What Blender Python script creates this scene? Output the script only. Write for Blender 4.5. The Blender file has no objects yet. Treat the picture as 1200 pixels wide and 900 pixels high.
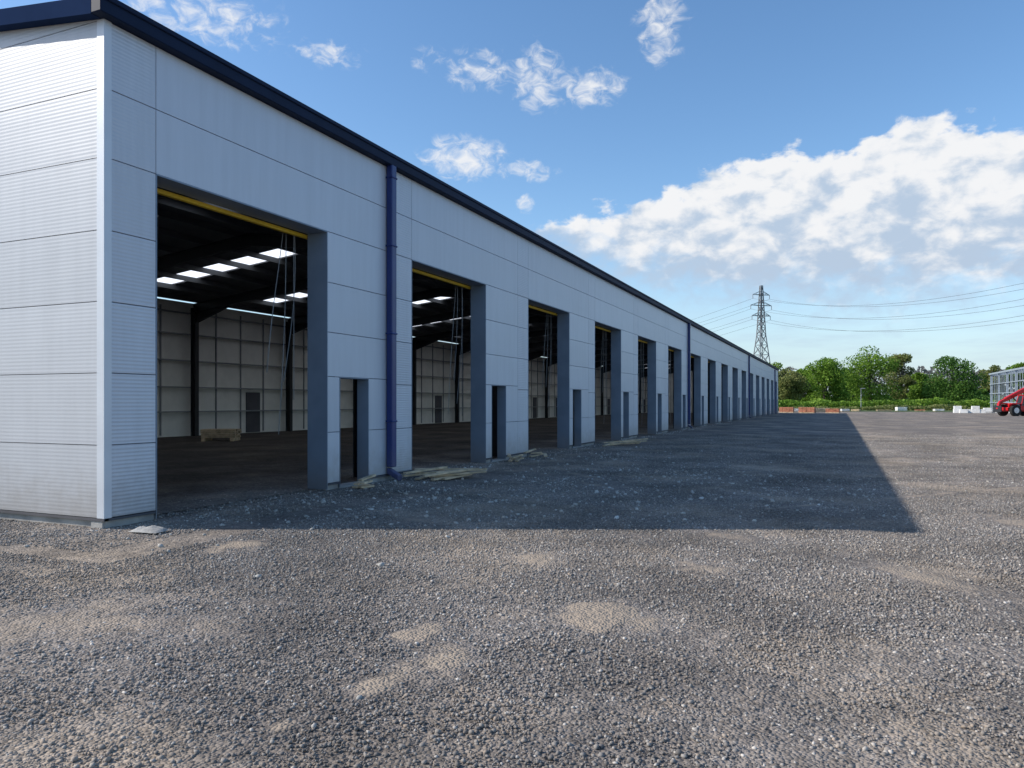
import bpy, math, random
import numpy as np
from mathutils import Vector, Matrix
random.seed(7); rng=np.random.default_rng(7)
scene=bpy.context.scene
FPX=880.0; HZ=472.0; YAW=math.atan(384/880); CAMH=1.6
F=(-math.sin(YAW),math.cos(YAW)); R=(math.cos(YAW),math.sin(YAW))
def place(depth,lat): return (depth*F[0]+lat*R[0], depth*F[1]+lat*R[1])
def gpix(x,y):
    d=CAMH*FPX/(y-HZ); return place(d,(x-600)/FPX*d)
def azel(x,y):
    t=(x-600)/FPX; s=(HZ-y)/FPX
    return math.degrees(math.atan(t)-YAW), math.degrees(math.atan(s/math.sqrt(1+t*t)))
# ---------------------------------------------------------------- camera
cam=bpy.data.cameras.new("camera"); co=bpy.data.objects.new("camera",cam); scene.collection.objects.link(co)
co.location=(0,0,CAMH); co.rotation_euler=(math.radians(90),0,YAW)
cam.sensor_width=36; cam.lens=36*FPX/1200; cam.shift_y=(HZ-450)/1200; cam.clip_end=8000; cam.clip_start=0.05
scene.camera=co
scene.view_settings.view_transform='Standard'; scene.view_settings.look='None'; scene.view_settings.exposure=0
# ---------------------------------------------------------------- material helpers
class NT:
    def __init__(s,tree): s.t=tree; s.n=tree.nodes; s.l=tree.links
    def new(s,ty,**k):
        n=s.n.new(ty)
        for a,b in k.items(): setattr(n,a,b)
        return n
    def inp(s,sock,v):
        if isinstance(v,bpy.types.NodeSocket): s.l.new(v,sock)
        else: sock.default_value=v
    def math(s,op,a,b=0.0,c=None,clamp=False):
        n=s.new('ShaderNodeMath',operation=op,use_clamp=clamp); s.inp(n.inputs[0],a); s.inp(n.inputs[1],b)
        if c is not None: s.inp(n.inputs[2],c)
        return n.outputs[0]
    def noise(s,vec,scale,detail=4,rough=.5,dist=0,out=0):
        n=s.new('ShaderNodeTexNoise'); s.inp(n.inputs['Vector'],vec); n.inputs['Scale'].default_value=scale
        n.inputs['Detail'].default_value=detail; n.inputs['Roughness'].default_value=rough; n.inputs['Distortion'].default_value=dist
        return n.outputs[out]
    def smooth(s,v,a,b,lo=0.,hi=1.):
        n=s.new('ShaderNodeMapRange',interpolation_type='SMOOTHSTEP'); s.inp(n.inputs[0],v)
        s.inp(n.inputs[1],a); s.inp(n.inputs[2],b); s.inp(n.inputs[3],lo); s.inp(n.inputs[4],hi); return n.outputs[0]
    def mix(s,f,a,b,blend='MIX'):
        n=s.new('ShaderNodeMix',data_type='RGBA',blend_type=blend)
        s.inp(n.inputs[0],f); s.inp(n.inputs[6],a); s.inp(n.inputs[7],b); return n.outputs[2]
    def grey(s,v):
        cc=s.new('ShaderNodeCombineColor'); [s.l.new(v,cc.inputs[i]) for i in range(3)]; return cc.outputs[0]
    def scalevec(s,v,sc):
        n=s.new('ShaderNodeVectorMath',operation='MULTIPLY'); s.inp(n.inputs[0],v); n.inputs[1].default_value=sc; return n.outputs[0]
def c4(c): return (c[0],c[1],c[2],1.0)
def mat(name):
    m=bpy.data.materials.new(name); m.use_nodes=True; nt=NT(m.node_tree); b=nt.n['Principled BSDF']; return m,nt,b
def pos(nt): return nt.new('ShaderNodeNewGeometry').outputs['Position']
def simple(name,col,rough=.6,metal=0,var=.12,vscale=1.5,bump=0,bscale=30,spec=.5,dirt=0):
    m,nt,b=mat(name); p=pos(nt)
    n=nt.noise(p,vscale,2,.6)
    f=nt.smooth(n,.3,.7)
    col_=nt.mix(f,c4([x*(1-var) for x in col]),c4([min(1,x*(1+var)) for x in col]))
    g=nt.new('ShaderNodeNewGeometry').outputs['Random Per Island']
    v=nt.math('MULTIPLY_ADD',g,var*.6,1-var*.3)
    col_=nt.mix(1.0,col_,nt.grey(v),'MULTIPLY')
    if dirt:
        sp=nt.new('ShaderNodeSeparateXYZ'); nt.l.new(p,sp.inputs[0])
        h=nt.smooth(nt.math('ADD',sp.outputs[2],nt.math('MULTIPLY',nt.noise(p,5,3,.7),-.6)),-.35,.5,dirt,0)
        col_=nt.mix(h,col_,(.22,.19,.16,1))
    nt.l.new(col_,b.inputs['Base Color']); b.inputs['Roughness'].default_value=rough; b.inputs['Metallic'].default_value=metal
    b.inputs['Specular IOR Level'].default_value=spec
    if bump:
        bn=nt.new('ShaderNodeBump'); bn.inputs['Strength'].default_value=bump; bn.inputs['Distance'].default_value=.02
        nt.l.new(nt.noise(p,bscale,3,.6),bn.inputs['Height']); nt.l.new(bn.outputs[0],b.inputs['Normal'])
    return m
def panel_mat(name,col,rib,amp=.0012):
    m,nt,b=mat(name); p=pos(nt)
    sp=nt.new('ShaderNodeSeparateXYZ'); nt.l.new(p,sp.inputs[0]); z=sp.outputs[2]
    g=nt.new('ShaderNodeNewGeometry').outputs['Random Per Island']
    v=nt.math('MULTIPLY_ADD',g,.07,.965)
    streak=nt.noise(nt.scalevec(p,(3.0,3.0,.25)),2.0,3,.6)
    v=nt.math('MULTIPLY',v,nt.smooth(streak,.25,.8,1.02,.95))
    col_=nt.mix(1.0,c4(col),nt.grey(v),'MULTIPLY')
    h=nt.smooth(nt.math('ADD',z,nt.math('MULTIPLY',nt.noise(p,4,4,.7),-.9)),-.5,.45,.55,0)
    col_=nt.mix(h,col_,(.28,.25,.22,1))
    nt.l.new(col_,b.inputs['Base Color']); b.inputs['Metallic'].default_value=.1
    b.inputs['Roughness'].default_value=.43
    bn=nt.new('ShaderNodeBump'); bn.inputs['Strength'].default_value=1.0
    low=nt.noise(nt.scalevec(p,(.6,.6,1.5)),1.0,1,.5)
    if rib:
        s=nt.math('SINE',nt.math('MULTIPLY',z,2*math.pi/.05))
        hh=nt.math('ADD',nt.math('MULTIPLY',s,amp),nt.math('MULTIPLY',low,.006))
    else: hh=nt.math('MULTIPLY',low,.012)
    bn.inputs['Distance'].default_value=1.0
    nt.l.new(hh,bn.inputs['Height']); nt.l.new(bn.outputs[0],b.inputs['Normal'])
    return m
M={}
PC=(.56,.585,.635)
M['panel']=panel_mat('flat_cladding',PC,False)
M['rib']=panel_mat('microrib_cladding',PC,True,.0011)
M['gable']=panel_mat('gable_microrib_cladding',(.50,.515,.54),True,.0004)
M['trim']=simple('corner_trim',(.62,.65,.69),.4,.1,.04)
M['jamb']=simple('jamb_flashing',(.20,.26,.34),.45,.1,.08,dirt=.5)
M['navy']=simple('navy_fascia',(.008,.017,.045),.6,0,.1,spec=.15)
M['rake']=simple('navy_verge_flashing',(.02,.036,.085),.8,0,.08,spec=0)
M['pipe']=simple('blue_downpipe',(.012,.03,.15),.38,0,.1,dirt=.35)
M['back']=simple('insulation_core',(.08,.08,.09),.8)
M['conc']=simple('concrete_plinth',(.34,.33,.31),.9,0,.2,3,.4,40)
M['steel']=simple('dark_frame_steel',(.022,.024,.028),.6,.1,.1)
M['galv']=simple('galvanised_rail',(.26,.27,.28),.5,.4,.1)
M['liner']=simple('liner_panel',(.74,.73,.68),.6,0,.05)
M['roofin']=simple('roof_liner',(.12,.125,.135),.8,0,.06)
M['purlin']=simple('purlin_steel',(.10,.105,.11),.6,.2,.08)
M['yellow']=simple('yellow_lintel',(.75,.50,.03),.5,0,.08)
M['wood']=simple('raw_timber',(.56,.43,.28),.8,0,.3,4,.3,30)
M['cable']=simple('cable',(.05,.05,.05),.6)
M['white']=simple('white_wrap',(.72,.72,.70),.6,0,.1)
M['pylon']=simple('pylon_steel',(.20,.21,.23),.6,.3,.05)
M['red']=simple('red_paint',(.50,.012,.015),.35,0,.06)
M['tyre']=simple('tyre_rubber',(.02,.02,.02),.9)
M['bluesteel']=simple('grey_steel',(.30,.35,.40),.5,.1,.08)
M['brick']=simple('orange_brick',(.42,.17,.10),.85,0,.25,2)
M['bark']=simple('bark',(.09,.07,.05),.9,0,.2,3)
mg,nt,b=mat('cab_glass'); b.inputs['Base Color'].default_value=(.03,.04,.05,1); b.inputs['Roughness'].default_value=.05; M['glass']=mg
m,nt,b=mat('rooflight_grp'); nt.n.remove(b); o=nt.n['Material Output']
tr=nt.new('ShaderNodeBsdfTranslucent'); tr.inputs[0].default_value=(.95,.97,.98,1)
nt.l.new(tr.outputs[0],o.inputs[0]); M['rl']=m
# gravel ground materials
WX=-8.54; WB=-28.54
def ground_colour(nt,p):
    med=nt.noise(p,.35,4,.66)
    return nt.smooth(med,.46,.68), nt.smooth(nt.noise(p,.5,3,.6),.30,.66,.72,1.14)
def ground_mat(name,inside):
    m,nt,b=mat(name); p=pos(nt)
    tan,tone=ground_colour(nt,p)
    vo=nt.new('ShaderNodeTexVoronoi'); vo.inputs['Scale'].default_value=50; nt.l.new(p,vo.inputs['Vector'])
    vo2=nt.new('ShaderNodeTexVoronoi'); vo2.inputs['Scale'].default_value=12; nt.l.new(p,vo2.inputs['Vector'])
    sc=nt.new('ShaderNodeSeparateColor'); nt.l.new(vo.outputs['Color'],sc.inputs[0])
    sc2=nt.new('ShaderNodeSeparateColor'); nt.l.new(vo2.outputs['Color'],sc2.inputs[0])
    base=nt.mix(tan,(.212,.186,.165,1),(.37,.305,.24,1))
    val=nt.math('ADD',nt.math('MULTIPLY',sc.outputs[0],.6),nt.math('MULTIPLY_ADD',sc2.outputs[0],.35,.5))
    val=nt.math('MULTIPLY',val,tone)
    sz=nt.new('ShaderNodeSeparateXYZ'); nt.l.new(p,sz.inputs[0])
    if inside:   # interior shade painted into the sub-base colour, darker further into the building
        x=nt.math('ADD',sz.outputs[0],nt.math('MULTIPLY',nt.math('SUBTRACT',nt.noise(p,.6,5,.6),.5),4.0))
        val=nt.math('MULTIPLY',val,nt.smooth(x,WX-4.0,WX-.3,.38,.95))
    col=nt.mix(1.0,base,nt.grey(val),'MULTIPLY')
    if not inside:
        fine=nt.smooth(sz.outputs[2],.004,.015,0,.85)
        sand=nt.mix(nt.noise(p,50,3,.7),(.24,.195,.155,1),(.50,.41,.315,1))
        col=nt.mix(fine,col,sand)
    nt.l.new(col,b.inputs['Base Color']); b.inputs['Roughness'].default_value=.95; b.inputs['Specular IOR Level'].default_value=.15
    bn=nt.new('ShaderNodeBump'); bn.inputs['Strength'].default_value=.85; bn.inputs['Distance'].default_value=.016
    hgt=nt.math('ADD',nt.math('MULTIPLY',vo.outputs['Distance'],-1.0),nt.math('MULTIPLY',vo2.outputs['Distance'],-1.2))
    nt.l.new(hgt,bn.inputs['Height']); nt.l.new(bn.outputs[0],b.inputs['Normal'])
    return m
M['ground']=ground_mat('compacted_gravel',False); M['floor']=ground_mat('shade_tinted_sub_base',True)
# ---------------------------------------------------------------- mesh helper
def empty(name,loc=(0,0,0),rotz=0):
    e=bpy.data.objects.new(name,None); e.location=loc; e.rotation_euler=(0,0,rotz); scene.collection.objects.link(e); return e
class MB:
    def __init__(s): s.v=[]; s.f=[]
    def hexa(s,p):
        i=len(s.v); s.v+=[tuple(q) for q in p]
        for f in ((3,2,1,0),(4,5,6,7),(0,1,5,4),(1,2,6,5),(2,3,7,6),(3,0,4,7)): s.f.append(tuple(i+k for k in f))
    def box(s,x0,x1,y0,y1,z0,z1):
        s.hexa([(x0,y0,z0),(x1,y0,z0),(x1,y1,z0),(x0,y1,z0),(x0,y0,z1),(x1,y0,z1),(x1,y1,z1),(x0,y1,z1)])
    def slope(s,x0,za,x1,zb,y0,y1,th):
        if x0>x1: x0,za,x1,zb=x1,zb,x0,za
        s.hexa([(x0,y0,za-th),(x1,y0,zb-th),(x1,y1,zb-th),(x0,y1,za-th),(x0,y0,za),(x1,y0,zb),(x1,y1,zb),(x0,y1,za)])
    def beam(s,a,b,w,h=None,n=4,taper=1.0):
        h=h or w; a=Vector(a); b=Vector(b); d=(b-a); 
        if d.length<1e-6: return
        d.normalize(); up=Vector((0,0,1)) if abs(d.z)<.95 else Vector((0,1,0))
        sx=d.cross(up).normalized(); sy=sx.cross(d).normalized(); i=len(s.v)
        for q,k in ((a,1.0),(b,taper)):
            for j in range(n):
                an=2*math.pi*(j+.5)/n; r=.5/math.cos(math.pi/n) if n==4 else .5
                s.v.append(tuple(q+sx*math.cos(an)*w*r*k+sy*math.sin(an)*h*r*k))
        for j in range(n): s.f.append((i+j,i+(j+1)%n,i+n+(j+1)%n,i+n+j))
        s.f.append(tuple(i+j for j in range(n))[::-1]); s.f.append(tuple(i+n+j for j in range(n)))
    def cyl(s,a,b,r,n=20,taper=1.0): s.beam(a,b,2*r,2*r,n,taper)
    def obj(s,name,mt,parent=None,bevel=0,smooth=False,seg=1):
        me=bpy.data.meshes.new(name); me.from_pydata(s.v,[],s.f); me.materials.append(mt); me.update()
        o=bpy.data.objects.new(name,me); scene.collection.objects.link(o)
        if parent: o.parent=parent
        if bevel:
            bv=o.modifiers.new('b','BEVEL'); bv.width=bevel; bv.segments=seg; bv.limit_method='ANGLE'
        return o
# ---------------------------------------------------------------- warehouse
Y0=6.65; BAY=6.67; NB=17; YE=Y0+BAY*NB
ZT=6.46; RS=.115; XR=(WX+WB)/2
ZJ=[.13,1.06,1.98,2.89,3.80,4.72,5.60,ZT]; DT=4.72
wh=empty('warehouse')
pan=MB(); rib=MB(); jam=MB(); bk=MB(); con=MB(); yel=MB(); drip=MB(); lin=MB()
g=.005
for k in range(NB):
    B=Y0+BAY*k; d0=B+.79; d1=d0+3.74; s0=d1+.36; s1=s0+.94; y1=B+BAY
    ya=B+(.10 if k==0 else g)
    for a,b_ in zip(ZJ[:-1],ZJ[1:]):
        rib.box(WX-.09,WX,ya,d0-g,a+g,b_-g)
        if a>=DT-.01: pan.box(WX-.09,WX,d0+g,y1-(g if k<NB-1 else .1),a+g,b_-g)
    rows=[(.13,1.06),(1.06,2.08),(2.08,2.89),(2.89,3.8),(3.8,4.72)]
    ye=y1-(g if k<NB-1 else .1)
    for a,b_ in rows:
        if a<2: 
            pan.box(WX-.09,WX,d1+.004,s0-.004,a+g,b_-g); pan.box(WX-.09,WX,s1+.004,ye,a+g,b_-g)
        else: pan.box(WX-.09,WX,d1+.004,ye,a+g,b_-g)
    bk.box(WX-.14,WX-.095,B+.12,d0-.01,.05,ZT); bk.box(WX-.14,WX-.095,d0-.01,y1-.02,DT+.02,ZT)
    bk.box(WX-.14,WX-.095,d1+.01,s0-.01,.05,DT+.02); bk.box(WX-.14,WX-.095,s1+.01,y1-.02,.05,DT+.02); bk.box(WX-.14,WX-.095,s0-.01,s1+.01,2.1,DT+.02)
    jam.box(WX-.44,WX+.004,d1-.014,d1,.02,DT); jam.box(WX-.44,WX+.004,d0,d0+.014,.02,DT)
    jam.box(WX-.26,WX+.004,s1-.014,s1,.02,2.08); jam.box(WX-.26,WX+.004,s0,s0+.014,.02,2.08)
    jam.box(WX-.26,WX+.004,s0+.016,s1-.016,2.08-.016,2.08)
    jam.box(WX-.44,WX+.004,d0+.016,d1-.016,DT-.016,DT)
    jam.box(WX-.44,WX-.15,d1+.002,s0-.002,.02,DT)
    lin.box(WX-.26,WX-.15,s1+.002,y1,.02,DT); lin.box(WX-.26,WX-.15,B+.17,d0-.002,.02,DT); lin.box(WX-.26,WX-.15,B+.17,y1,DT+.002,ZT-.1)
    lin.box(WX-.26,WX-.15,s0+.002,s1-.002,2.1,DT)
    yel.box(WX-.53,WX-.46,d0-.1,d1+.1,DT-.09,DT-.03)
    for a,b_ in ((B,d0),(d1,s0),(s1,y1)):
        con.box(WX-.24,WX-.035,a+.003,b_-.003,-.05,.09); drip.box(WX-.10,WX+.012,a+.004,b_-.004,.095,.125)
    con.box(WX-.3,WX-.01,s0,s1,-.05,.035)
pan.obj('flat_panels',M['panel'],wh,.003); rib.obj('microrib_panels',M['rib'],wh,.003); jam.obj('opening_jambs',M['jamb'],wh)
bk.obj('panel_core',M['back'],wh); con.obj('plinth',M['conc'],wh); yel.obj('door_lintels',M['yellow'],wh); lin.obj('inner_front_wall',M['liner'],wh)
gb=MB()
def roofz(x): return ZT+RS*(abs(WX-x) if x>XR else abs(x-WB))
for yy,s in ((Y0,1),(YE,-1)):
    ya,yb=(yy,yy+.09) if s>0 else (yy-.09,yy)
    edges=[WX-.03,WX-6.67,WX-13.33,WB+.03]
    for a,b_ in zip(ZJ[:-1],ZJ[1:]):
        for e0,e1 in zip(edges[:-1],edges[1:]): gb.box(e1+g,e0-g,ya,yb,a+g,b_-g)
    for xs in ((WX-.03,XR),(XR,WB+.03)):
        xa,xb=max(xs),min(xs)
        za,zb=roofz(xa),roofz(xb)
        gb.hexa([(xb+g,ya,ZT+g),(xa-g,ya,ZT+g),(xa-g,yb,ZT+g),(xb+g,yb,ZT+g),(xb+g,ya,max(zb,ZT+.02)),(xa-g,ya,max(za,ZT+.02)),(xa-g,yb,max(za,ZT+.02)),(xb+g,yb,max(zb,ZT+.02))])
    drip.box(WB,WX+.012,(ya-.012) if s>0 else yb-.06,(ya+.06) if s>0 else yb+.012,.095,.125)
gb.obj('gable_panels',M['gable'],wh,.0); drip.obj('drip_flashing',M['back'],wh)
gi=MB(); gi.box(WB+.15,WX-.27,Y0+.1,Y0+.16,0,ZT); gi.box(WB+.15,WX-.27,YE-.16,YE-.1,0,ZT)
for ya,yb in ((Y0+.1,Y0+.16),(YE-.16,YE-.1)):
    gi.hexa([(WB+.15,ya,ZT),(WX-.27,ya,ZT),(WX-.27,yb,ZT),(WB+.15,yb,ZT),(XR-.01,ya,roofz(XR)-.1),(XR+.01,ya,roofz(XR)-.1),(XR+.01,yb,roofz(XR)-.1),(XR-.01,yb,roofz(XR)-.1)])
gi.obj('gable_liner',M['liner'],wh)
con2=MB(); con2.box(WB+.03,WX-.03,Y0+.035,Y0+.2,-.05,.09); con2.obj('gable_plinth',M['conc'],wh)
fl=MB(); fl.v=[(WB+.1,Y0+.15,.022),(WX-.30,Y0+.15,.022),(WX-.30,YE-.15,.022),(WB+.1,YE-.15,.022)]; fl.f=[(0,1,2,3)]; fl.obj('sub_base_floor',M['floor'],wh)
tr_=MB(); 
for yy,s in ((Y0,-1),(YE,1)):
    a_,b2_=sorted((yy+s*.002,yy+s*.008)); 
    tr_.box(WX-.12,WX+.010,a_,b2_,.13,ZT); tr_.box(WB-.008,WB+.12,a_,b2_,.13,ZT)
    a_,b2_=sorted((yy+s*.002,yy-s*.102)); tr_.box(WX+.003,WX+.010,a_,b2_,.13,ZT)
tr_.obj('corner_trims',M['trim'],wh)
# rear wall
rw=MB(); rails=MB(); cols=MB(); holes=MB()
rw.box(WB,WB+.1,Y0+.1,YE-.1,0,ZT-.1)
for k in range(NB+1):
    y=Y0+BAY*k; y=min(max(y,Y0+.3),YE-.3)
    cols.box(WB+.35,WB+.59,y-.02,y+.02,0,6.1)
    cols.box(WB+.32,WB+.35,y-.11,y+.11,0,6.1); cols.box(WB+.59,WB+.62,y-.11,y+.11,0,6.1)
    cols.box(WX-.87,WX-.59,y-.02,y+.02,0,6.1); cols.box(WX-.59,WX-.56,y-.1,y+.1,0,6.1); cols.box(WX-.9,WX-.87,y-.1,y+.1,0,6.1)
    for xa,xb in ((WX-.4,XR),(WB+.4,XR)):
        cols.slope(xa,roofz(xa)-.22,xb,roofz(xb)-.22,y-.09,y+.09,.03); cols.slope(xa,roofz(xa)-.25,xb,roofz(xb)-.25,y-.015,y+.015,.36)
        cols.slope(xa,roofz(xa)-.61,xb,roofz(xb)-.61,y-.09,y+.09,.03)
        xc=xa+(-2.2 if xa>xb else 2.2)
        cols.slope(xa,roofz(xa)-1.15,xc,roofz(xc)-.66,y-.085,y+.085,.03)
        zA=(roofz(xa)-1.16,roofz(xa)-.62); zC=(roofz(xc)-.67,roofz(xc)-.62)
        l,r=(xc,xa) if xa>xc else (xa,xc); zl,zr=(zC,zA) if xa>xc else (zA,zC)
        cols.hexa([(l,y-.01,zl[0]),(r,y-.01,zr[0]),(r,y+.01,zr[0]),(l,y+.01,zl[0]),(l,y-.01,zl[1]),(r,y-.01,zr[1]),(r,y+.01,zr[1]),(l,y+.01,zl[1])])
    if k<NB:
        for z in (1.15,2.3,3.55,4.8,5.8): rails.box(WB+.17,WB+.31,y+.1,y+BAY-.1,z,z+.06)
        for q in (.25,.5,.75): rails.box(WB+.105,WB+.16,y+BAY*q-.03,y+BAY*q+.03,.1,6.1)
        holes.box(WB+.1,WB+.155,y+BAY*.56,y+BAY*.56+1.0,.05,2.15)
rw.obj('rear_wall',M['liner'],wh); rails.obj('side_rails',M['galv'],wh); cols.obj('portal_frames',M['steel'],wh); holes.obj('rear_doors',M['back'],wh)
rf=MB(); rl=MB(); pu=MB()
def rseg(m,xa,xb,y0,y1,dz=0,th=.1): m.slope(xa,roofz(xa)+.11+dz,xb,roofz(xb)+.11+dz,y0,y1,th)
for k in range(NB):
    y=Y0+BAY*k; ym=y+BAY/2; w=.6
    y_s=y if k else y-.005; y_e=y+BAY if k<NB-1 else y+BAY+.005
    for sgn in (1,-1):
        e=WX-.0 if sgn>0 else WB
        def X(d): return e-sgn*d
        rseg(rf,X(0),XR,y_s,ym-w); rseg(rf,X(0),XR,ym+w,y_e)
        rseg(rf,X(0),X(1.9),ym-w,ym+w); rseg(rf,X(9.0),XR,ym-w,ym+w)
        i=len(rl.v); xa,xb=X(1.9),X(9.0)
        rl.v+=[(xa,ym-w,roofz(xa)+.06),(xb,ym-w,roofz(xb)+.06),(xb,ym+w,roofz(xb)+.06),(xa,ym+w,roofz(xa)+.06)]; rl.f.append((i,i+1,i+2,i+3))
for sgn in (1,-1):
    e=WX if sgn>0 else WB
    for i in range(7):
        x=e-sgn*(.7+i*1.45)
        pu.box(x-.035,x+.035,Y0+.1,YE-.1,roofz(x)-.2,roofz(x)+.0)
rf.obj('roof_sheets',M['roofin'],wh); rl.obj('rooflights',M['rl'],wh); pu.obj('purlins',M['purlin'],wh)
fa=MB(); rk=MB()
FH=.22
fa.box(WX-.02,WX+.16,Y0-.17,YE+.17,ZT+.0,ZT+FH); fa.box(WX+.16,WX+.185,Y0-.18,YE+.18,ZT+.16,ZT+FH+.015)
fa.box(WB-.16,WB+.02,Y0-.17,YE+.17,ZT+.0,ZT+FH)
for ya,yb in ((Y0-.16,Y0-.010),(YE+.010,YE+.16)):
    for e in (WX+.0,WB):
        rk.slope(e-(.03 if e==WX else -.03),ZT+FH+.003,XR,roofz(XR)+FH,ya,yb,FH)
fa.obj('fascia_and_gutter',M['navy'],wh,.012); rk.obj('verge_flashing',M['rake'],wh)
dp=MB()
for j in range(4):
    y=13.17+33.35*j
    dp.box(WX+.02,WX+.16,y-.09,y+.09,.28,ZT+.02)
    for z in (1.2,3.0,4.8,6.2): dp.box(WX+.006,WX+.175,y-.11,y+.11,z,z+.04)
    dp.slope(WX+.02,.27,WX+.30,.12,y-.08,y+.08,.12)
dp.obj('downpipes',M['pipe'],wh,.02,seg=2)
cc=bpy.data.curves.new('door_cords','CURVE'); cc.dimensions='3D'; cc.bevel_depth=.007; cc.bevel_resolution=1
for k in range(6):
    d1=Y0+BAY*k+.79+3.74
    for q in range(4):
        yb=d1-.2-.07*q; sp=cc.splines.new('POLY'); n=10; sp.points.add(n-1); L=random.uniform(2.4,4.3)
        for i in range(n):
            t=i/(n-1); sp.points[i].co=(WX-.60-.03*q,yb+.15*math.sin(t*2.6+q)*(q%2)-.1*t*t*q,DT-.05-L*t,1)
cc.materials.append(M['galv']); o=bpy.data.objects.new('door_cords',cc); scene.collection.objects.link(o); o.parent=wh
# ---------------------------------------------------------------- ground
def vnoise(x,y,seed):
    r=np.random.default_rng(seed); T=r.random((256,256))
    xi=np.floor(x).astype(int); yi=np.floor(y).astype(int); fx=x-xi; fy=y-yi
    fx=fx*fx*(3-2*fx); fy=fy*fy*(3-2*fy)
    a=T[xi%256,yi%256]; b=T[(xi+1)%256,yi%256]; c=T[xi%256,(yi+1)%256]; d=T[(xi+1)%256,(yi+1)%256]
    return (a*(1-fx)+b*fx)*(1-fy)+(c*(1-fx)+d*fx)*fy
def fbm(x,y,s,o=4):
    v=0;a=.5;t=0
    for i in range(o): v=v+a*vnoise(x*2**i+i*17.3,y*2**i+i*9.1,s+i); t+=a; a*=.55
    return v/t
PATCH=[(820,665,.30),(715,722,.33),(520,776,.28),(490,742,.2),(640,655,.25),(345,850,.12),(1185,612,.5),(430,805,.15),(280,640,.35)]
PP=[(gpix(a,b_),r) for a,b_,r in PATCH]
def axis(a,b,st,lim):
    v=list(np.arange(a,b,st)); s=st
    while v[-1]<lim[1]: s*=1.22; v.append(v[-1]+s)
    s=st; w=[]
    c=a
    while c>lim[0]: s*=1.22; c-=s; w.append(c)
    return np.array(w[::-1]+v)
gx=axis(-11,16,.07,(-3000,3000)); gy=axis(1,24,.07,(-1500,4000))
X,Y=np.meshgrid(gx,gy)
near=np.clip((45-np.hypot(X,Y-8))/20,0,1)
n1=fbm(X*.55,Y*.55,3); n2=fbm(X*2.3,Y*2.3,11); n5=fbm(X*5,Y*5,41)
Z=-.003+.013*np.clip(n1*.7+n2*.3-.55,0,.2)/.2+.003*(n2-.5)
for (cx,cy,rad,wd,st) in [(-30,-12,36.5,.2,1.0),(-30,-12,38.3,.2,1.0),(24,40,38,.2,.9),(24,40,39.8,.2,.9),(-60,10,63.4,.22,.9),(-60,10,65.3,.22,.9)]:
    d=np.abs(np.hypot(X-cx,Y-cy)-rad)/wd
    Z=Z+.0105*st*np.exp(-d*d)*np.clip((n1-.34)*5,0,1)*(.45+1.0*n5)
pa=np.array(gpix(900,597)); pb=np.array(gpix(1200,571)); ab=pb-pa; tt=np.clip(((X-pa[0])*ab[0]+(Y-pa[1])*ab[1])/(ab@ab),0,1)
dd=np.hypot(X-pa[0]-tt*ab[0],Y-pa[1]-tt*ab[1]); Z=Z+.020*np.exp(-(dd/.08)**2)*np.clip((n2-.35)*5,0,1)
for (px,py),r in PP:
    d=np.hypot((X-px),(Y-py)*.8)/r; Z=Z+.019*np.clip(1-d*d*.8+(n2-.5)*2.2+(n5-.5)*1.8,0,1)*np.clip(2-d,0,1)
Z=np.where((X<WX-.2)&(Y>Y0+.1),np.minimum(Z,.006),Z)
Z=Z*near
Z[np.hypot(X,Y)>60]=0
nx,ny=len(gx),len(gy)
V=np.stack([X,Y,Z],-1).reshape(-1,3)
idx=np.arange(nx*ny).reshape(ny,nx)
Fq=np.stack([idx[:-1,:-1],idx[:-1,1:],idx[1:,1:],idx[1:,:-1]],-1).reshape(-1,4)
def npmesh(name,V,Fa):
    me=bpy.data.meshes.new(name); k=Fa.shape[1]
    me.vertices.add(len(V)); me.vertices.foreach_set('co',V.astype(np.float32).ravel())
    me.loops.add(Fa.size); me.loops.foreach_set('vertex_index',Fa.astype(np.int32).ravel())
    me.polygons.add(len(Fa)); me.polygons.foreach_set('loop_start',np.arange(0,Fa.size,k,dtype=np.int32))
    try: me.polygons.foreach_set('loop_total',np.full(len(Fa),k,dtype=np.int32))
    except Exception: pass
    me.update(calc_edges=True); me.validate(); return me
me=npmesh('ground',V,Fq); me.polygons.foreach_set('use_smooth',np.ones(len(Fq),dtype=bool))
gr=bpy.data.objects.new('ground',me); scene.collection.objects.link(gr); me.materials.append(M['ground'])
ico=[(0,0,-1),(.7236,-.5257,-.4472),(-.2764,-.8506,-.4472),(-.8944,0,-.4472),(-.2764,.8506,-.4472),(.7236,.5257,-.4472),(.2764,-.8506,.4472),(-.7236,-.5257,.4472),(-.7236,.5257,.4472),(.2764,.8506,.4472),(.8944,0,.4472),(0,0,1)]
icf=[(0,1,2),(1,0,5),(0,2,3),(0,3,4),(0,4,5),(1,5,10),(2,1,6),(3,2,7),(4,3,8),(5,4,9),(1,10,6),(2,6,7),(3,7,8),(4,8,9),(5,9,10),(6,10,11),(7,6,11),(8,7,11),(9,8,11),(10,9,11)]
ico=np.array(ico); icf=np.array([(a,c,b_) for a,b_,c in icf])
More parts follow.
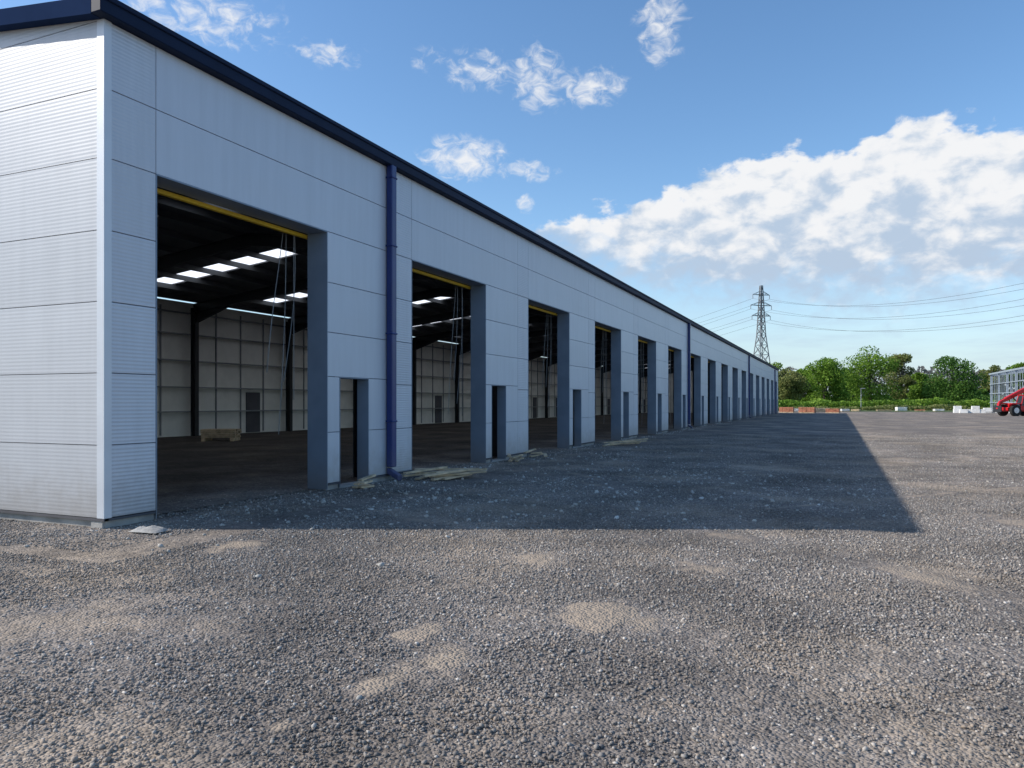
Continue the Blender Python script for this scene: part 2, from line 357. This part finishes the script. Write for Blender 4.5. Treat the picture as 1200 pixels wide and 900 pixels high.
def stones(P,rad,r):
    n=len(P)
    v=np.repeat(ico[None],n,0)*(1+r.uniform(-.3,.3,(n,12,1)))
    v=v*r.uniform(.6,1.25,(n,1,3))
    a=r.uniform(0,2*np.pi,n); bta=r.uniform(-.7,.7,n)
    ca,sa=np.cos(a),np.sin(a); cb,sb=np.cos(bta),np.sin(bta)
    y=v[:,:,1]*cb[:,None]-v[:,:,2]*sb[:,None]*1; z=(v[:,:,1]*sb[:,None]+v[:,:,2]*cb[:,None])*.8
    x=v[:,:,0]*ca[:,None]-y*sa[:,None]; yy=v[:,:,0]*sa[:,None]+y*ca[:,None]
    v=np.stack([x,yy,z],-1)*rad[:,None,None]+P[:,None,:]
    f=(icf[None]+ (np.arange(n)*12)[:,None,None])
    return v.reshape(-1,3),f.reshape(-1,3)
def stone_mat(name,lo,hi,tanc):
    m,nt,b=mat(name); p=pos(nt); tan,tone=ground_colour(nt,p)
    g=nt.new('ShaderNodeNewGeometry').outputs['Random Per Island']
    cr=nt.new('ShaderNodeValToRGB'); nt.l.new(g,cr.inputs[0]); e=cr.color_ramp.elements
    e[0].position=0; e[0].color=c4(lo); e[1].position=1; e[1].color=c4(hi)
    x=e.new(.5); x.color=c4([(a*.65+b_*.35) for a,b_ in zip(lo,hi)]); x=e.new(.58); x.color=c4(tanc); x=e.new(.66); x.color=c4([a*1.2 for a in lo]); x=e.new(.92); x.color=c4([(a*.5+b_*.5) for a,b_ in zip(lo,hi)])
    col=nt.mix(nt.math('MULTIPLY',tan,.5),cr.outputs[0],(.40,.33,.26,1))
    col=nt.mix(1.0,col,nt.grey(tone),'MULTIPLY')
    nt.l.new(col,b.inputs['Base Color']); b.inputs['Roughness'].default_value=.85; b.inputs['Specular IOR Level'].default_value=.25
    return m
SM=stone_mat('gravel_stone',(.145,.132,.122),(.58,.54,.49),(.38,.305,.24))
SW=stone_mat('pale_rubble',(.38,.37,.34),(.66,.64,.60),(.45,.38,.31))
def tile(name,n,lo,hi,T=2.0,ex=1.8):
    r=np.random.default_rng(len(name)*31+n+int(name[-1])*7)
    rad=lo*(hi/lo)**(r.random(n)**ex)
    P=np.stack([r.uniform(-T/2,T/2,n),r.uniform(-T/2,T/2,n),rad*r.uniform(-.3,.5,n)],-1)
    v,f=stones(P,rad,r); me=npmesh(name,v,f); me.materials.append(SM); return me
fine_t=[tile('gravel_tile_%d'%i,9500,.0042,.0155) for i in range(5)]
coarse_t=[tile('gravel_tile_far_%d'%i,1700,.009,.018) for i in range(3)]
gv=empty('gravel')
cnt=0
for i in range(-16,26):
    for j in range(-1,24):
        cx,cy=i*2.0+.3,j*2.0+.2
        dep=cx*F[0]+cy*F[1]; lat=cx*R[0]+cy*R[1]
        if dep<0 or dep>38 or abs(lat)>dep*.70+3.0: continue
        if cx<WX+1.1 and cy>Y0-1.1 :
            continue
        t=random.choice(fine_t) if dep<13 else random.choice(coarse_t)
        o=bpy.data.objects.new('gravel_patch',t); o.location=(cx,cy,0); o.rotation_euler=(0,0,random.choice([0,1,2,3])*math.pi/2)
        o.parent=gv; scene.collection.objects.link(o); cnt+=1
def scatter(name,pts,lo,hi,mt,parent=None,seed=1,ex=2.4,z0=0):
    r=np.random.default_rng(seed); n=len(pts); rad=lo*(hi/lo)**(r.random(n)**ex)
    P=np.array([(x,y,rr*.2+z0) for (x,y),rr in zip(pts,rad)]); v,f=stones(P,rad,r); me=npmesh(name,v,f); me.materials.append(mt)
    o=bpy.data.objects.new(name,me); scene.collection.objects.link(o)
    if parent: o.parent=parent
    return o
pts=[]
while len(pts)<26000:
    x=random.uniform(WX-.0,WX+1.2); y=random.uniform(Y0-1.1,34)
    pts.append((x,y))
while len(pts)<48000: pts.append((random.uniform(-15,WX+.0),random.uniform(Y0-2.2,Y0)))
scatter('edge_gravel',pts,.006,.018,SM,gv,5)
pts=[]
while len(pts)<9000:
    k=random.randrange(4); y=Y0+BAY*k+.79+random.uniform(.05,3.7); x=WX-abs(random.gauss(0,.9)); pts.append((x,y))
scatter('threshold_gravel',pts,.008,.022,SM,gv,6,2.4,.012)
pts=[]
for i in range(1200):
    y=random.uniform(Y0+1,60); pts.append((WX+.15+abs(random.gauss(0,.35)),y))
for i in range(3200): 
    c=random.choice([(-7,12),(-6.5,9),(-5,15),(-6,19),(-4,11),(-6.8,23),(-3,17),(-1,14)]); pts.append((c[0]+random.gauss(0,1.2),c[1]+random.gauss(0,1.8)))
for i in range(500): pts.append((random.uniform(-8,22),random.uniform(1,40)))
pts=[q for q in pts if q[0]>WX+.06 or q[1]<Y0-.05]
scatter('rubble',pts,.008,.045,SW,None,9,3.6)
gm=simple('field_grass',(.085,.13,.035),.95,0,.35,.15)
fg=MB(); fg.v=[(-900,147,.05),(900,151,.05),(2500,3000,.05),(-2500,3000,.05)]; fg.f=[(0,1,2,3)]; fg.obj('grass_field',gm)
# ---------------------------------------------------------------- foliage
def leafmat(name,a,b2,c):
    m,nt,b=mat(name); p=pos(nt); g=nt.new('ShaderNodeNewGeometry').outputs['Random Per Island']
    n=nt.noise(p,.35,1,.6); f=nt.smooth(nt.math('ADD',nt.math('MULTIPLY',n,.7),nt.math('MULTIPLY',g,.4)),.3,.85)
    cr=nt.new('ShaderNodeValToRGB'); nt.l.new(f,cr.inputs[0]); e=cr.color_ramp.elements
    e[0].color=c4(a); e[1].color=c4(c); x=e.new(.5); x.color=c4(b2)
    nt.l.new(cr.outputs[0],b.inputs['Base Color']); b.inputs['Roughness'].default_value=.7; b.inputs['Specular IOR Level'].default_value=.2
    tr=nt.new('ShaderNodeBsdfTranslucent'); nt.l.new(cr.outputs[0],tr.inputs[0]); ms=nt.new('ShaderNodeMixShader'); ms.inputs[0].default_value=.4
    nt.l.new(b.outputs[0],ms.inputs[1]); nt.l.new(tr.outputs[0],ms.inputs[2]); nt.l.new(ms.outputs[0],nt.n['Material Output'].inputs[0])
    return m
LG=leafmat('leaves_green',(.08,.16,.02),(.18,.31,.04),(.28,.42,.07))
LD=leafmat('leaves_dark',(.045,.11,.02),(.09,.19,.035),(.15,.27,.05))
LY=leafmat('leaves_olive',(.12,.16,.05),(.22,.25,.08),(.30,.31,.12))
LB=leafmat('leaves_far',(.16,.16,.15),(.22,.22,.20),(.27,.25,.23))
def leaves(C,size,r):
    n=len(C); d=r.normal(size=(n,3)); d[:,2]=np.abs(d[:,2])+.3; d/=np.linalg.norm(d,axis=1)[:,None]
    e=r.normal(size=(n,3)); e-= (e*d).sum(1)[:,None]*d; e/=np.linalg.norm(e,axis=1)[:,None]; f=np.cross(d,e)
    s=(size*r.uniform(.6,1.4,n))[:,None]
    v=np.stack([C-e*s*.5-f*s*.2,C+e*s*.1-f*s*.5,C+e*s*.55+f*s*.1,C-e*s*.1+f*s*.45],1).reshape(-1,3)
    fa=np.arange(n*4).reshape(n,4); return v,fa
def tree(x,y,h,w,mt,seed,n=9000,leaf=.36,low=.10):
    r=np.random.default_rng(seed); root=empty('tree',(x,y,0))
    tb=MB(); tb.cyl((0,0,-.1),(0,0,h*.3),.03*h,10,.75); tb.cyl((0,0,h*.3),(r.uniform(-.4,.4),r.uniform(-.4,.4),h*.85),.0225*h,8,.2)
    K=24; cs=[];rs=[]
    for i in range(K):
        t=r.uniform(low+.08,.86); prof=math.sin(math.pi*min(1,max(0,(t-low+.12)/(1.07-low))))**.55
        a=r.uniform(0,6.28); rr=w*.5*prof*r.uniform(.3,.75)
        cs.append((rr*math.cos(a),rr*math.sin(a),t*h)); rs.append(w*r.uniform(.13,.24)*(.6+.5*prof))
        if i<14: tb.cyl((0,0,h*r.uniform(.2,.5)),cs[-1],.009*h,6,.3)
    tb.obj('trunk_and_limbs',M['bark'],root)
    cs=np.array(cs); rs=np.array(rs); k=r.choice(K,n,p=rs**2/np.sum(rs**2))
    d=r.normal(size=(n,3)); d/=np.linalg.norm(d,axis=1)[:,None]
    P=cs[k]+d*(rs[k]*(r.random(n)**.22)*r.uniform(.85,1.15,n))[:,None]*np.array([1,1,.72])
    P=P[P[:,2]>.5]
    v,f=leaves(P,leaf,r); me=npmesh('crown',v,f); me.materials.append(mt); o=bpy.data.objects.new('crown',me); scene.collection.objects.link(o); o.parent=root
def tp(px,depth): return place(depth,(px-600)/FPX*depth)
def th(ytop,depth): return (HZ-ytop)/FPX*depth+CAMH
for px,yt,dep,wpx,mt,sd in [(922,427,176,44,LY,1),(966,415,180,58,LG,2),(1020,402,185,74,LG,3),(1056,408,200,40,LY,4),(1076,432,190,28,LG,5),(1116,412,180,64,LD,6),(942,428,200,36,LG,7),(993,428,200,40,LD,8),(1092,440,205,34,LY,9),(1163,424,225,30,LY,10),(1194,419,225,34,LG,12),(903,420,210,34,LG,13),(1240,415,210,50,LG,14),(1146,454,215,24,LD,15)]:
    x,y=tp(px,dep); tree(x,y,th(yt,dep),wpx/FPX*dep,mt,sd)
def mass(name,x0,x1,depth,h,mt,n,leaf,seed,thick=4,hv=.4):
    r=np.random.default_rng(seed); px=r.uniform(x0,x1,n); d=depth+r.uniform(-thick,thick,n)
    prof=fbm(px*.05,np.full(n,seed*3.1),seed)*hv*2+(1-hv); z=r.random(n)**.8*h*prof
    lat=(px-600)/FPX*d; P=np.stack([d*F[0]+lat*R[0],d*F[1]+lat*R[1],z],-1)
    v,f=leaves(P,leaf,r); me=npmesh(name,v,f); me.materials.append(mt); o=bpy.data.objects.new(name,me); scene.collection.objects.link(o)
mass('hedge',860,1400,168,2.2,LG,14000,.45,21,3,.35)
mass('scrub_vegetation',880,1400,152,.9,LY,12000,.35,22,3,.8)
mass('woodland_edge',840,1500,212,3.6,LD,18000,.6,23,6,.45)
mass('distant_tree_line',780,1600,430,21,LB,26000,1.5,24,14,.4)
# ---------------------------------------------------------------- pylons + lines
def pylon(x,y,ang,h=49):
    root=empty('electricity_pylon',(x,y,0),ang); m=MB()
    def hw(z): 
        return 4.2*(1-z/29)+1.25*(z/29) if z<29 else 1.25-(z-29)/(h-29)*.85
    zs=[0,6,11.5,16.5,21,25,29,32,35,38,41,44,46.5,h]
    for a,b_ in zip(zs[:-1],zs[1:]):
        A=hw(a);Bb=hw(b_); c0=[(A,A),(-A,A),(-A,-A),(A,-A)]; c1=[(Bb,Bb),(-Bb,Bb),(-Bb,-Bb),(Bb,-Bb)]
        for i in range(4):
            j=(i+1)%4
            m.beam((*c0[i],a),(*c1[i],b_),.28); m.beam((*c0[i],a),(*c1[j],b_),.15); m.beam((*c0[j],a),(*c1[i],b_),.15); m.beam((*c1[i],b_),(*c1[j],b_),.15)
    for z,L in ((45.3,4.0),(41,5.0),(36.8,4.4)):
        w=hw(z)
        for s in (-1,1):
            for q in (-w,w): m.beam((s*w,q,z),(s*L,0,z),.18); m.beam((s*w,q,z+1.4),(s*L,0,z),.14)
            m.beam((s*L,0,z),(s*L,0,z-1.6),.16)
            m.beam((s*(w+L)/2,w/2,z),(s*(w+L)/2,0,z+.7),.1)
    m.obj('lattice',M['pylon'],root); return root
A=tp(892,304); Bp=place(130,160); C_=(A[0]-(Bp[0]-A[0])*1.9-60,A[1]-(Bp[1]-A[1])*1.9+40)
ang=math.atan2(Bp[1]-A[1],Bp[0]-A[0])+math.pi/2
pylon(A[0],A[1],ang); pylon(Bp[0],Bp[1],ang); pylon(C_[0],C_[1],ang)
cv=bpy.data.curves.new('power_lines','CURVE'); cv.dimensions='3D'; cv.bevel_depth=.04; cv.bevel_resolution=1
def wire(P,Q,off,za,sag):
    ox,oy=math.cos(ang)*off,math.sin(ang)*off; sp=cv.splines.new('POLY'); n=40; sp.points.add(n-1)
    for i in range(n):
        t=i/(n-1); sp.points[i].co=(P[0]+(Q[0]-P[0])*t+ox,P[1]+(Q[1]-P[1])*t+oy,za-4*sag*t*(1-t),1)
for z,L in ((43.7,4.0),(39.4,5.0),(35.2,4.4)):
    for s in (-1,1): wire(A,Bp,s*L,z,11.5); wire(A,C_,s*L,z,12)
cv.materials.append(M['cable']); o=bpy.data.objects.new('power_lines',cv); scene.collection.objects.link(o)
# ---------------------------------------------------------------- steel frame building
sf=empty('steel_frame_building'); m1=MB(); m2=MB(); m3=MB()
XA=24; ys=[152-6.6*i for i in range(13)]
for i,y in enumerate(ys):
    m1.box(XA-.12,XA+.12,y-.15,y+.15,0,6.5); m1.box(XA+19.9,XA+20.1,y-.15,y+.15,0,6.5)
    m1.slope(XA,6.6,XA+10,7.7,y-.12,y+.12,.4); m1.slope(XA+10,7.7,XA+20,6.6,y-.12,y+.12,.4)
    if i<len(ys)-1:
        for z in (1.6,3.1,4.7): m2.box(XA-.28,XA-.14,y-6.5,y-.1,z,z+.12)
        for q in (1.65,3.3,4.95): m2.box(XA-.13,XA-.05,y-q-.05,y-q+.05,.2,6.4)
        for z in (1.6,4.7): m2.box(XA+20.1,XA+20.2,y-6.5,y-.1,z,z+.12)
        for q in range(1,7): m2.box(XA+q*3-.05,XA+q*3+.05,y-6.6,y,(6.6+.11*min(q*3,20-q*3)),(6.72+.11*min(q*3,20-q*3)))
for q in range(1,7): m1.box(XA+q*2.9-.08,XA+q*2.9+.08,151.9,152.1,0,6.8)
m3.box(XA-.36,XA-.13,70,152.2,6.4,6.65); 
m1.obj('portal_frames',M['bluesteel'],sf); m2.obj('cladding_rails',M['bluesteel'],sf); m3.obj('eaves_beam',M['bluesteel'],sf)
cb=empty('concrete_blocks'); m=MB()
for i in range(11):
    x,y=tp(1122+i*7,116+random.uniform(-1.5,1.5)); h=random.choice([.6,.8,1.1,1.1]); m.box(x-.55,x+.55,y-.5,y+.5,0,h*.55); m.box(x-.5,x+.52,y-.46,y+.5,h*.56,h)
m.obj('blocks',M['white'],cb,.03)
def stack(name,px,py,w,h,mt,n=4):
    x,y=gpix(px,py); root=empty(name,(x,y,0),random.uniform(-.4,.4)); m=MB(); p2=MB()
    for j in range(n):
        z=.14+j*(h-.14)/n
        for i in range(4):
            a=-w/2+w/4*i; m.box(a+.01,a+w/4-.01+random.uniform(-.01,0),-.5+random.uniform(-.03,.03),.5,z,z+(h-.14)/n-.015)
    for q in (-.45,0,.4): p2.box(-w/2,w/2,q,q+.1,0,.12)
    m.obj('load',mt,root,.01); p2.obj('pallet',M['wood'],root)
for px,py,w,h,mt in [(922,483.5,2.2,.9,'brick'),(935,483,1.8,.6,'white'),(946,484,2.4,.9,'brick'),(962,483,2.6,.7,'wood'),(976,484,2.0,.7,'brick'),(990,482.5,1.4,.5,'white'),(1003,482,1.5,.4,'wood'),(1056,482,1.8,.8,'white'),(1078,482,1.8,.35,'brick'),(1100,482.4,1.6,.5,'white'),(1036,482,2.6,.3,'wood')]:
    stack('material_stack' if mt!='brick' else 'brick_stack',px,py,w,h,M[mt])
x,y=tp(1009,158); sl=empty('street_lamp',(x,y,0)); m=MB(); m.cyl((0,0,0),(0,0,4.6),.10,8,.6); m.box(-.1,.8,-.08,.08,4.55,4.7); m.cyl((0,0,0),(0,0,.6),.16,8); m.obj('post',M['galv'],sl)
# ---------------------------------------------------------------- telehandler
x,y=gpix(1195,487.5); tl=empty('telehandler',(x,y,0),math.atan2(-R[1],-R[0])+.15)
def wheel(px,py,nm):
    m=MB(); s=1 if py>0 else -1; m.cyl((px,py-.2,.68),(px,py+.2,.68),.68,28)
    for i in range(24):
        a=i/24*6.283; m.beam((px+math.cos(a)*.66,py-.19,.68+math.sin(a)*.66),(px+math.cos(a+.12)*.66,py+.19,.68+math.sin(a+.12)*.66),.09,.1)
    m.obj(nm,M['tyre'],tl,.03); r=MB(); r.cyl((px,py+s*.17,.68),(px,py+s*.215,.68),.38,20,.85); r.cyl((px,py+s*.2,.68),(px,py+s*.25,.68),.13,10); r.obj(nm+'_rim',M['white'],tl)
for i,(a,b_) in enumerate(((1.45,.95),(1.45,-.95),(-1.45,.95),(-1.45,-.95))): wheel(a,b_,'wheel_%d'%(i+1))
m=MB(); m.box(-2.3,2.1,-.55,.55,.55,1.05); m.box(-2.4,-1.5,-.75,.75,.7,1.45); m.box(-.8,1.0,-1.15,-.5,.75,1.55)
for sx in (1.45,-1.45):
    for sy in (-.95,.95): m.hexa([(sx-.8,sy-.22,1.42),(sx+.8,sy-.22,1.42),(sx+.8,sy+.22,1.42),(sx-.8,sy+.22,1.42),(sx-.55,sy-.22,1.55),(sx+.55,sy-.22,1.55),(sx+.55,sy+.22,1.55),(sx-.55,sy+.22,1.55)])
m.obj('chassis',M['red'],tl,.05,seg=2)
m=MB(); m.beam((-2.2,-.05,3.9),(1.9,-.05,2.0),.38,.46); m.beam((1.2,-.05,2.32),(2.7,-.05,1.62),.28,.34); m.beam((2.65,-.05,1.68),(2.95,-.05,.8),.28,.32); m.box(-2.35,-1.9,-.4,.3,1.2,3.9); m.obj('boom',M['red'],tl,.03)
m=MB(); m.box(2.95,3.05,-.65,.6,.5,1.25); m.box(3.05,4.2,-.5,-.36,.45,.5); m.box(3.05,4.2,.3,.44,.45,.5); m.cyl((-.3,-.05,1.2),(1.0,-.05,2.3),.07,10); m.obj('forks',M['steel'],tl)
m=MB(); m.hexa([(-.75,.3,1.05),(.85,.3,1.05),(.85,1.12,1.05),(-.75,1.12,1.05),(-.6,.35,2.45),(.45,.35,2.45),(.45,1.05,2.45),(-.6,1.05,2.45)]); m.obj('cab_glass',M['glass'],tl,.04)
m=MB(); 
for a,b_ in (((-.77,.3),(-.62,.34)),((.87,.3),(.47,.34)),((.87,1.13),(.47,1.06)),((-.77,1.13),(-.62,1.06))): m.beam((a[0],a[1],1.0),(b_[0],b_[1],2.46),.09)
m.box(-.7,.55,.28,1.12,2.46,2.56); m.box(-.8,.9,.27,1.16,.7,1.25); m.obj('cab_frame',M['red'],tl,.02)
# ---------------------------------------------------------------- small items
def planks(name,c,n,L,spread,seed,dirn=0):
    r=random.Random(seed); root=empty(name,(c[0],c[1],0)); m=MB()
    for i in range(n):
        a=dirn+r.gauss(0,.4); ox,oy=r.uniform(-spread,spread),r.uniform(-spread,spread); l=L*r.uniform(.5,1); z=.04+.04*(i%4)
        m.beam((ox-math.cos(a)*l/2,oy-math.sin(a)*l/2,z),(ox+math.cos(a)*l/2,oy+math.sin(a)*l/2,z+r.uniform(0,.1)),.09,.035)
    m.obj('boards',M['wood'],root)
planks('timber_planks',(-7.65,14.0),13,1.35,.38,1,.8); planks('timber_planks',(-7.4,27.2),9,1.4,.45,2,.6); planks('timber_planks',(-8.15,11.7),5,.45,.15,3,1.3); planks('timber_planks',(-8.1,18.7),6,.5,.25,6,1.3); planks('timber_planks',(-8.0,20.3),5,.6,.25,8,1.0)
ts=empty('timber_stack',(-23.6,23.8,0),.5); m=MB()
for j in range(4):
    for i in range(5): m.box(-.7+random.uniform(-.06,.06),.7+random.uniform(-.06,.06),-.5+i*.2,-.5+i*.2+.17,.16+j*.09,.235+j*.09)
m.box(-.65,-.5,-.5,.5,.02,.15); m.box(.5,.65,-.5,.5,.02,.15); m.obj('boards',M['wood'],ts)
r=np.random.default_rng(4); n=16; gx2,gy2=np.meshgrid(np.linspace(-.2,.2,n),np.linspace(-.13,.13,n))
gz=.02+.09*fbm(gx2*14+5,gy2*16+5,77)*np.clip(1-(gx2/.2)**4,0,1)*np.clip(1-(gy2/.13)**4,0,1)
gx2=gx2+.08*(fbm(gx2*5+9,gy2*5+3,5)-.5); gy2=gy2+.08*(fbm(gx2*7+9,gy2*5+13,6)-.5); idx=np.arange(n*n).reshape(n,n)
me=npmesh('plastic_sheet',np.stack([gx2,gy2,gz],-1).reshape(-1,3),np.stack([idx[:-1,:-1],idx[:-1,1:],idx[1:,1:],idx[1:,:-1]],-1).reshape(-1,4)); me.materials.append(M['conc'])
o=bpy.data.objects.new('plastic_sheet',me); x,y=gpix(175,624); o.location=(x,y,0); o.rotation_euler=(0,0,.1); scene.collection.objects.link(o)
# ---------------------------------------------------------------- sun + sky
S=Vector((-9.26,-3.97,6.65)).normalized()
sl_=bpy.data.lights.new('sun','SUN'); sl_.energy=5.0; sl_.angle=math.radians(.5); sl_.color=(1,.93,.83)
so=bpy.data.objects.new('sun',sl_); so.rotation_euler=S.to_track_quat('Z','Y').to_euler(); so.location=(-40,-20,40); scene.collection.objects.link(so)
w=bpy.data.worlds.new('World'); scene.world=w; w.use_nodes=True; nt=NT(w.node_tree)
bg=nt.n['Background']; out=nt.n['World Output']
sky=nt.new('ShaderNodeTexSky',sky_type='NISHITA',sun_disc=False); sky.sun_elevation=math.asin(S.z); sky.sun_rotation=math.atan2(S.x,S.y); sky.air_density=1.0; sky.dust_density=.5; sky.ozone_density=2.0
hs=nt.new('ShaderNodeHueSaturation'); nt.l.new(sky.outputs[0],hs.inputs['Color']); hs.inputs['Saturation'].default_value=1.16; hs.inputs['Value'].default_value=1.28
bg.inputs[1].default_value=.15
tc=nt.new('ShaderNodeTexCoord').outputs['Generated']; sp=nt.new('ShaderNodeSeparateXYZ'); nt.l.new(tc,sp.inputs[0])
az=nt.math('MULTIPLY',nt.math('ARCTAN2',sp.outputs[0],sp.outputs[1]),57.2958); el=nt.math('MULTIPLY',nt.math('ARCSINE',sp.outputs[2]),57.2958)
hz=nt.smooth(el,-1,12,.75,0)
nt.l.new(nt.mix(hz,hs.outputs[0],(3.4,4.5,5.5,1)),bg.inputs[0])
cv3=nt.new('ShaderNodeCombineXYZ'); nt.l.new(az,cv3.inputs[0]); nt.l.new(nt.math('MULTIPLY',el,1.5),cv3.inputs[1]); av=cv3.outputs[0]
def fcurve(pts):
    n=nt.new('ShaderNodeFloatCurve'); nt.l.new(nt.math('MULTIPLY_ADD',az,1/60,25/60,clamp=True),n.inputs[1]); c=n.mapping.curves[0]
    P=[((a+25)/60,e/30) for a,e in pts]
    c.points[0].location=P[0]; c.points[1].location=P[-1]
    for q in P[1:-1]: c.points.new(*q)
    n.mapping.update(); return nt.math('MULTIPLY',n.outputs[0],30)
top=[(-25,10.0)]+[azel(x,y) for x,y in [(640,266),(700,249),(760,239),(840,204),(920,186),(1000,172),(1060,146),(1120,150),(1200,155)]]+[(22,14),(35,12)]
bot=[(-25,15.5)]+[azel(x,y) for x,y in [(640,274),(700,298),(760,318),(840,330),(920,338),(1000,340),(1120,334),(1200,320)]]+[(22,10),(35,13)]
T_=fcurve(top); B_=fcurve(bot)
nz=nt.noise(av,.45,7,.56,.2); nzl=nt.noise(av,.16,1,.5)
nn=nt.math('ADD',nt.math('MULTIPLY',nt.math('SUBTRACT',nz,.5),6.0),nt.math('MULTIPLY',nt.math('SUBTRACT',nzl,.5),2.5))
dt=nt.math('DIVIDE',nt.math('SUBTRACT',T_,el),.9); db=nt.math('DIVIDE',nt.math('SUBTRACT',el,B_),1.3)
mt_=nt.smooth(nt.math('ADD',dt,nn),-.6,.5); mb=nt.smooth(nt.math('ADD',db,nn),-2.4,1.6)
mask=nt.math('MULTIPLY',mt_,mb)
def blob(x,y,wx,wy,s=1.0):
    a,e=azel(x,y); ra=math.degrees(wx/FPX)*1.0; re=math.degrees(wy/FPX)*1.0
    q1=nt.math('DIVIDE',nt.math('SUBTRACT',az,a),ra); q2=nt.math('DIVIDE',nt.math('SUBTRACT',el,e),re)
    d=nt.math('ADD',nt.math('MULTIPLY',q1,q1),nt.math('MULTIPLY',q2,q2)); return nt.math('MULTIPLY',nt.math('SUBTRACT',1.0,d),s)
f=None
for q in [(545,186,56,26,1.4),(620,200,36,13,1.1),(617,240,14,12,1.3),(630,92,34,38,1.1),(692,103,46,22,1.1),(565,82,50,22,.8),(775,25,32,44,1.0),(235,18,95,28,.8),(382,62,42,14,.8),(830,235,60,18,.7),(855,205,36,16,.8),(505,70,22,12,.5)]:
    b2=blob(*q); f=b2 if f is None else nt.math('MAXIMUM',f,b2)
ns=nt.noise(av,.8,7,.6,.6)
sm=nt.smooth(nt.math('ADD',f,nt.math('MULTIPLY',nt.math('SUBTRACT',ns,.54),4.6)),-.2,1.9)
sm=nt.math('MULTIPLY',sm,nt.smooth(f,-.8,.5,0,.92))
cn=nt.noise(nt.scalevec(av,(.35,1.6,1)),.35,4,.6); ci=nt.math('MULTIPLY',nt.smooth(cn,.38,.75,0,.45),nt.math('MULTIPLY',nt.smooth(az,-20,0),nt.smooth(el,11,4)))
mask=nt.math('MAXIMUM',nt.math('MAXIMUM',mask,sm),ci,clamp=True)
hrel=nt.math('DIVIDE',nt.math('SUBTRACT',el,B_),nt.math('MAXIMUM',nt.math('SUBTRACT',T_,B_),1.0))
n3=nt.noise(av,.38,5,.55,.2)
lit=nt.smooth(nt.math('ADD',nt.math('MULTIPLY',hrel,.8),nt.math('MULTIPLY',nt.math('SUBTRACT',n3,.5),3.2)),-.05,.8)
ccol=nt.mix(lit,(.50,.62,.78,1),(.93,.94,.96,1))
b2=nt.new('ShaderNodeBackground'); nt.l.new(ccol,b2.inputs[0]); b2.inputs[1].default_value=.97
mx=nt.new('ShaderNodeMixShader'); nt.l.new(mask,mx.inputs[0]); nt.l.new(bg.outputs[0],mx.inputs[1]); nt.l.new(b2.outputs[0],mx.inputs[2]); nt.l.new(mx.outputs[0],out.inputs[0])
print('tiles',cnt)
